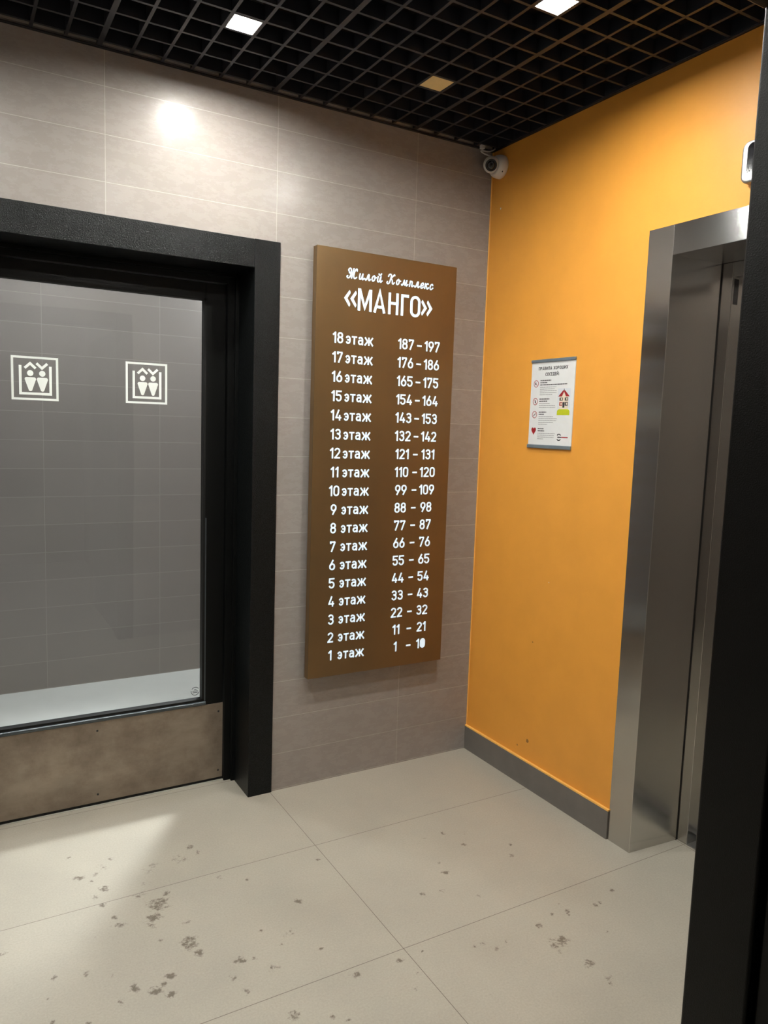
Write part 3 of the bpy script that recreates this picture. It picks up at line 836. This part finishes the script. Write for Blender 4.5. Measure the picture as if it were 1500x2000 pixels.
pts = arc(x1 - r, 1 * TC - hw - r, r, r, 0, 90, 8) + arc(x0 + r, TC - hw - r, r, r, 90, 180, 8) + arc(x0 + r, hw + r, r, r, 180, 270, 8) + arc(x1 - r, hw + r, r, r, 270, 360, 8)
ribbon(bm, pls, [(x, TZ + y) for x, y in pts], wt, H0, H1, True)
def guill(tip, dirn):
    cz = 1.9710
    hh = 0.0315
    wq = 0.0265 * dirn
    slab2d(bm, pls, [(tip, cz), (tip + wq * 0.86, cz + hh), (tip + wq * 1.0, cz + hh * 0.80), (tip + wq * 1.0, cz + hh * 0.62), (tip + wq * 0.52, cz),
                     (tip + wq * 1.0, cz - hh * 0.62), (tip + wq * 1.0, cz - hh * 0.80), (tip + wq * 0.86, cz - hh)], H0, H1)
guill(-0.7270, 1); guill(-0.7000, 1)
guill(-0.3190, -1); guill(-0.3455, -1)
obj('title', bm, M['letters'], sg)
# script heading
bm = bmesh.new()
U = 0.0345
SL = 0.22
HZ = 2.0485
def script(x, strokes, wd=0.0047, YS=1.2):
    for st in strokes:
        pts = [(x + (px + SL * py) * U, HZ + py * YS * U) for px, py in smooth_pts(st, 6)]
        ribbon(bm, pls, pts, wd, H0, H1, cap=True)
i1 = [[(0, .5), (0, .14), (.1, 0), (.26, .1), (.36, .5)], [(.36, .5), (.36, .12), (.46, 0), (.6, .13)]]
l1 = [[(-.08, .1), (0, 0), (.12, .12), (.22, .5), (.34, .48), (.36, .12), (.46, 0), (.58, .12)]]
o1 = [[(.2, .5), (.03, .34), (.03, .12), (.17, 0), (.32, .12), (.34, .36), (.2, .5)], [(.30, .44), (.42, .33), (.52, .36)]]
breve = [[(.05, .74), (.16, .64), (.30, .66), (.36, .78)]]
zh = [[(.16, .66), (.06, .80), (.16, .98), (.34, .94), (.42, .70), (.36, .52), (.22, .52)], [(.36, .54), (.44, .30), (.34, .05), (.16, -.02), (.02, .10), (.08, .20)],
      [(.68, 1.0), (.64, .6), (.62, 0)], [(1.14, .80), (1.10, .96), (.98, .96), (.86, .74), (.82, .36), (.92, .06), (1.06, 0), (1.22, .14)], [(.44, .5), (.62, .5), (.84, .5)]]
K1 = [[(.06, .74), (.12, .94), (.30, .98), (.42, .84), (.40, .4), (.32, .05), (.16, -.04), (.02, .06), (.06, .18)], [(.86, .90), (.78, .98), (.62, .78), (.44, .52)], [(.46, .54), (.66, .34), (.74, .06), (.86, 0), (.98, .14)]]
m1 = [[(-.08, .08), (0, 0), (.1, .1), (.2, .5)], [(.2, .5), (.32, .1), (.38, .1), (.54, .5)], [(.54, .5), (.52, .12), (.62, 0), (.76, .14)]]
p1 = [[(.02, .5), (.02, 0)], [(.02, .3), (.12, .48), (.26, .48), (.32, .34), (.30, .1), (.40, 0), (.54, .13)]]
e1 = [[(.0, .22), (.22, .24), (.34, .36), (.26, .5), (.08, .42), (.02, .2), (.08, .03), (.22, 0), (.42, .13)]]
k1 = [[(.02, .5), (.02, 0)], [(.40, .46), (.30, .5), (.06, .24)], [(.10, .27), (.24, .18), (.32, .02), (.42, 0), (.54, .13)]]
c1 = [[(.34, .40), (.24, .5), (.08, .42), (.02, .2), (.08, .03), (.22, 0), (.42, .15)]]
x = -0.7185
for st, adv in ((zh, 1.22), (i1, .64), (l1, .60), (o1, .56), (i1, 0)):
    script(x, st, YS=1.06 if st is zh else 1.2)
    if adv == 0:
        script(x, breve)
    x += adv * U * 1.30
x = -0.5400
for st, adv in ((K1, .98), (o1, .62), (m1, .78), (p1, .62), (l1, .58), (e1, .46), (k1, .56), (c1, 0)):
    script(x, st, YS=1.06 if st is K1 else 1.2)
    x += adv * U * 1.285
obj('heading', bm, M['letters'], sg)

# ================================================================== NOTICE ON THE ORANGE WALL
nt_ = thing('notice', 'white house-rules notice between grey rails on the orange wall', 'notice', (0, -0.453, 1.416))
boxes('sheet', [(-0.004, -0.0005, -0.576, -0.3300, 1.420, 1.766)], M['paper'], nt_)
bm = bmesh.new(); box(bm, -0.009, 0, -0.5775, -0.3285, 1.757, 1.7690); obj('top_rail', bm, M['rail'], nt_, bevel=0.002)
bm = bmesh.new(); box(bm, -0.009, 0, -0.5765, -0.3270, 1.4165, 1.4310); obj('bottom_rail', bm, M['rail'], nt_, bevel=0.002)
pln = Plane((-0.004, 0, 0), (0, -1, 0), (0, 0, 1), (-1, 0, 0))
h0, h1 = 0.0, 0.0004
bm = bmesh.new()
for s, xc, zb in (('ПРАВИЛА ХОРОШИХ', 0.4535, 1.7265), ('СОСЕДЕЙ:', 0.4510, 1.7035)):
    cap = 0.0125
    sx = 0.165 / (text_width('ПРАВИЛА ХОРОШИХ', 0.16) * cap)
    write(bm, pln, s, xc - text_width(s, 0.16) * cap * sx / 2, zb, cap, h0, h1, gap=0.16, wt=0.19, sx=sx)
obj('title', bm, M['ink'], nt_)
rng = np.random.RandomState(11)
def lines(name, specs, mat):
    bm = bmesh.new()
    for a0, a1, z, t in specs:
        a = a0
        while a < a1 - 0.002:
            wl = min(a1 - a, 0.004 + 0.011 * rng.rand())
            ribbon(bm, pln, [(a, z), (a + wl, z)], t, h0, h1)
            a += wl + 0.0016
    return obj(name, bm, mat, nt_)
para = [(0.3846, 1.6855, [0.062, 0.042, 0.152], 1.6640, [0.093, 0.085, 0.096, 0.095, 0.072]),
        (0.3840, 1.6125, [0.058, 0.046], 1.5945, [0.062, 0.092, 0.094]),
        (0.3848, 1.5605, [0.043, 0.030], 1.5435, [0.083, 0.105, 0.103, 0.084, 0.052]),
        (0.3838, 1.4945, [0.034, 0.038], 1.4770, [0.100, 0.096, 0.096, 0.034])]
for a, z, heads, z2, body in para:
    lines('subheading', [(a, a + wd, z - 0.0085 * q, 0.0034) for q, wd in enumerate(heads)], M['ink'])
    zz = z - 0.0085 * len(heads) - 0.001
    lines('paragraph', [(a, a + wd, zz - 0.0074 * q, 0.0022) for q, wd in enumerate(body)], M['ink_grey'])
for q, (a, z) in enumerate(((0.3605, 1.6735), (0.3605, 1.6026), (0.3597, 1.5506))):
    bm = bmesh.new()
    ribbon(bm, pln, [(a + x, z + y) for x, y in arc(0, 0, 0.0130, 0.0130, 0, 360, 28)[:-1]], 0.0026, h0, h1, True)
    if q < 2:
        ribbon(bm, pln, [(a - 0.009, z + 0.009), (a + 0.009, z - 0.009)], 0.0014, h0, h1)
    else:
        ribbon(bm, pln, [(a - 0.009, z - 0.009), (a + 0.009, z + 0.009)], 0.0014, h0, h1)
    pg = obj('prohibition_pictogram', bm, M['ink_pink'], nt_)
    bm = bmesh.new()
    if q == 0:
        slab2d(bm, pln, [(a - 0.007, z - 0.002), (a - 0.004, z - 0.002), (a, z - 0.006), (a, z + 0.006), (a - 0.004, z + 0.002), (a - 0.007, z + 0.002)], h0, h1)
    elif q == 1:
        disc(bm, pln, a, z + 0.0055, 0.0018, 0.0018, h0, h1, 10)
        slab2d(bm, pln, [(a - 0.003, z + 0.003), (a - 0.0015, z - 0.007), (a + 0.0015, z - 0.007), (a + 0.003, z + 0.003)], h0, h1)
    else:
        ribbon(bm, pln, [(a - 0.006, z - 0.004), (a + 0.002, z), (a + 0.005, z + 0.004)], 0.0028, h0, h1)
    obj('symbol', bm, M['ink'], pg)
bm = bmesh.new()
pts = []
for k in range(40):
    t = 2 * math.pi * k / 40
    pts.append((0.3596 + 0.0135 * math.sin(t) ** 3, 1.4865 + 0.00105 * (13 * math.cos(t) - 5 * math.cos(2 * t) - 2 * math.cos(3 * t) - math.cos(4 * t))))
slab2d(bm, pln, pts, h0, h1)
obj('heart_symbol', bm, M['ink_red'], nt_)
# drawn house
bm = bmesh.new()
hx = 0.5228
slab2d(bm, pln, [(0.489, 1.575), (0.558, 1.575), (0.558, 1.652), (0.489, 1.652)], h0, 0.00015, 3)
slab2d(bm, pln, arc(0.5235, 1.562, 0.0345, 0.014, 0, 180, 14) + [(0.489, 1.5490), (0.558, 1.5490)], h0, 0.0003, 2)
slab2d(bm, pln, [(0.4985, 1.572), (0.5485, 1.572), (0.5485, 1.622), (hx, 1.640), (0.4985, 1.622)], h0, 0.00035, 1)
slab2d(bm, pln, [(0.4915, 1.6205), (hx - 0.004, 1.6450), (hx + 0.001, 1.6415), (hx - 0.010, 1.6205)], h0, 0.0005, 0)
slab2d(bm, pln, [(0.5545, 1.6205), (hx + 0.004, 1.6450), (hx - 0.001, 1.6415), (hx + 0.012, 1.6205)], h0, 0.0005, 0)
for a, z, ww, hh, mi in ((0.509, 1.6105, 0.009, 0.006, 4), (0.538, 1.6105, 0.009, 0.006, 4), (0.5085, 1.592, 0.008, 0.007, 0), (0.5385, 1.592, 0.008, 0.007, 4), (0.5235, 1.588, 0.0055, 0.0105, 4)):
    slab2d(bm, pln, [(a - ww, z - hh), (a + ww, z - hh), (a + ww, z + hh), (a - ww, z + hh)], h0, 0.0005, mi)
    if ww > 0.006:
        slab2d(bm, pln, [(a - ww * .2, z - hh * .5), (a + ww * .6, z - hh * .5), (a + ww * .6, z + hh * .6), (a - ww * .2, z + hh * .6)], h0, 0.0006, 1)
ribbon(bm, pln, [(hx, 1.643), (hx, 1.650)], 0.003, h0, 0.0005, False, 4)
obj('house_drawing', bm, [M['ink_red'], M['ink_cream'], M['ink_green'], M['ink_sky'], M['ink']], nt_)
bm = bmesh.new()
ribbon(bm, pln, arc(0.5075, 1.4680, 0.0100, 0.0070, 165, 15, 10), 0.0038, h0, h1, False, 0)
ribbon(bm, pln, arc(0.5075, 1.4580, 0.0100, 0.0070, 195, 345, 10), 0.0038, h0, h1, False, 0)
ribbon(bm, pln, [(0.500, 1.4630), (0.5215, 1.4630)], 0.0046, h0, h1, False, 0)
ribbon(bm, pln, [(0.5225, 1.4630), (0.5570, 1.4630)], 0.0046, h0, h1, False, 1)
ribbon(bm, pln, [(0.537, 1.4725), (0.5570, 1.4725)], 0.0018, h0, h1, False, 2)
obj('logo', bm, [M['ink'], M['ink_red'], M['ink_sky']], nt_)

# ================================================================== SECURITY CAMERA IN THE CORNER
BY, BZ = -0.061, 2.591
sc_ = thing('security_camera', 'white dome security camera in the corner under the black ceiling', 'security camera', (0, BY, BZ))
def lathe(bm, prof, org, ax, n=36, mi=0):
    ax = Vector(ax).normalized()
    a = ax.orthogonal().normalized()
    b = ax.cross(a)
    rings = []
    for r, h in prof:
        if r < 1e-6:
            rings.append([bm.verts.new(Vector(org) + ax * h)])
        else:
            rings.append([bm.verts.new(Vector(org) + ax * h + (a * math.cos(2 * math.pi * k / n) + b * math.sin(2 * math.pi * k / n)) * r) for k in range(n)])
    for A, B in zip(rings, rings[1:]):
        for k in range(n):
            if len(A) == 1 and len(B) == 1:
                continue
            if len(A) == 1:
                f = (A[0], B[k], B[(k + 1) % n])
            elif len(B) == 1:
                f = (A[k], A[(k + 1) % n], B[0])
            else:
                f = (A[k], A[(k + 1) % n], B[(k + 1) % n], B[k])
            bm.faces.new(f).material_index = mi
bm = bmesh.new()
lathe(bm, [(0, 0), (0.047, 0), (0.0475, 0.012), (0.046, 0.022), (0.043, 0.031), (0.038, 0.038), (0.034, 0.041), (0.032, 0.036), (0, 0.036)], (0, BY, BZ), (-1, 0, 0))
obj('base', bm, M['white_plastic'], sc_, smooth=True)
ec = Vector((-0.052, BY + 0.003, BZ + 0.002))
aim = (Vector((-1.9, -2.35, 1.35)) - ec).normalized()
bm = bmesh.new()
lathe(bm, [(0, -0.034)] + [(0.034 * math.sin(math.radians(a)), -0.034 * math.cos(math.radians(a))) for a in range(15, 131, 10)] + [(0.0255, 0.0235), (0.0245, 0.0225), (0, 0.0225)], ec, aim)
eye = obj('camera_ball', bm, M['white_plastic'], sc_, smooth=True)
bm = bmesh.new()
lathe(bm, [(0.0243, 0.0220), (0.0238, 0.0252), (0.0222, 0.0258), (0.0185, 0.0235), (0, 0.0235)], ec, aim)
obj('lens_ring', bm, M['lens_ring'], eye, smooth=True)
bm = bmesh.new()
lathe(bm, [(0.0170, 0.0232), (0.0165, 0.0262), (0.011, 0.0276), (0, 0.0285)], ec, aim)
obj('lens', bm, M['lens'], eye, smooth=True)
bm = bmesh.new()
lathe(bm, [(0, 0.020), (0.003, 0.020), (0.003, 0.0232), (0, 0.0237)], (0, BY - 0.0345, BZ - 0.0295), (-1, 0, 0), 12)
obj('screw', bm, M['lens_ring'], sc_)
def tube(name, pts, r, mat, parent):
    cu = bpy.data.curves.new(name, 'CURVE')
    cu.dimensions = '3D'
    sp = cu.splines.new('NURBS')
    sp.points.add(len(pts) - 1)
    for p, q in zip(sp.points, pts):
        p.co = (*q, 1)
    sp.use_endpoint_u = True
    sp.order_u = 3
    sp.resolution_u = 8
    cu.bevel_depth = r
    cu.bevel_resolution = 3
    cu.materials.append(mat)
    dg = bpy.context.evaluated_depsgraph_get()
    tmp = bpy.data.objects.new(name, cu)
    me = bpy.data.meshes.new_from_object(tmp.evaluated_get(dg)) if False else tmp.to_mesh().copy()
    tmp.to_mesh_clear()
    bpy.data.objects.remove(tmp)
    o = bpy.data.objects.new(name, me)
    C.objects.link(o)
    par(o, parent)
    return o
tube('cable', [(0.0 - 0.004, -0.030, 2.684), (-0.015, -0.030, 2.670), (-0.030, -0.030, 2.660), (-0.055, -0.030, 2.652), (-0.082, -0.030, 2.652), (-0.090, -0.030, 2.648),
               (-0.080, -0.032, 2.642), (-0.062, -0.040, 2.634), (-0.046, -0.060, 2.625), (-0.030, BY + 0.02, 2.622)], 0.0028, M['white_plastic'], sc_)
cn = bmesh.new()
box(cn, -0.091, -0.074, -0.040, -0.022, 2.6575, 2.674)
obj('connector', cn, M['white_plastic'], sc_, bevel=0.002)

# ================================================================== FLOOR INDICATOR OVER THE LIFT
fi = thing('floor_indicator', 'silver-edged black floor indicator on the orange wall above the lift', 'floor indicator', (0, ym, 2.22))
bm = bmesh.new()
yA, yB, zA, zB = -1.232, 2 * ym + 1.232, 2.222, 2.340
pli = Plane((0, 0, 0), (0, -1, 0), (0, 0, 1), (-1, 0, 0))
def rrect(a0, a1, b0, b1, r):
    return arc(a1 - r, b1 - r, r, r, 0, 90, 6) + arc(a0 + r, b1 - r, r, r, 90, 180, 6) + arc(a0 + r, b0 + r, r, r, 180, 270, 6) + arc(a1 - r, b0 + r, r, r, 270, 360, 6)
slab2d(bm, pli, rrect(-yA, -yB, zA, zB, 0.022), 0, 0.030)
obj('housing', bm, M['aluminium'], fi, bevel=0.006, seg=3)
bm = bmesh.new()
slab2d(bm, pli, rrect(-yA + 0.020, -yB - 0.020, zA + 0.010, zB - 0.008, 0.016), 0.028, 0.0315)
obj('display', bm, M['black_gloss'], fi)
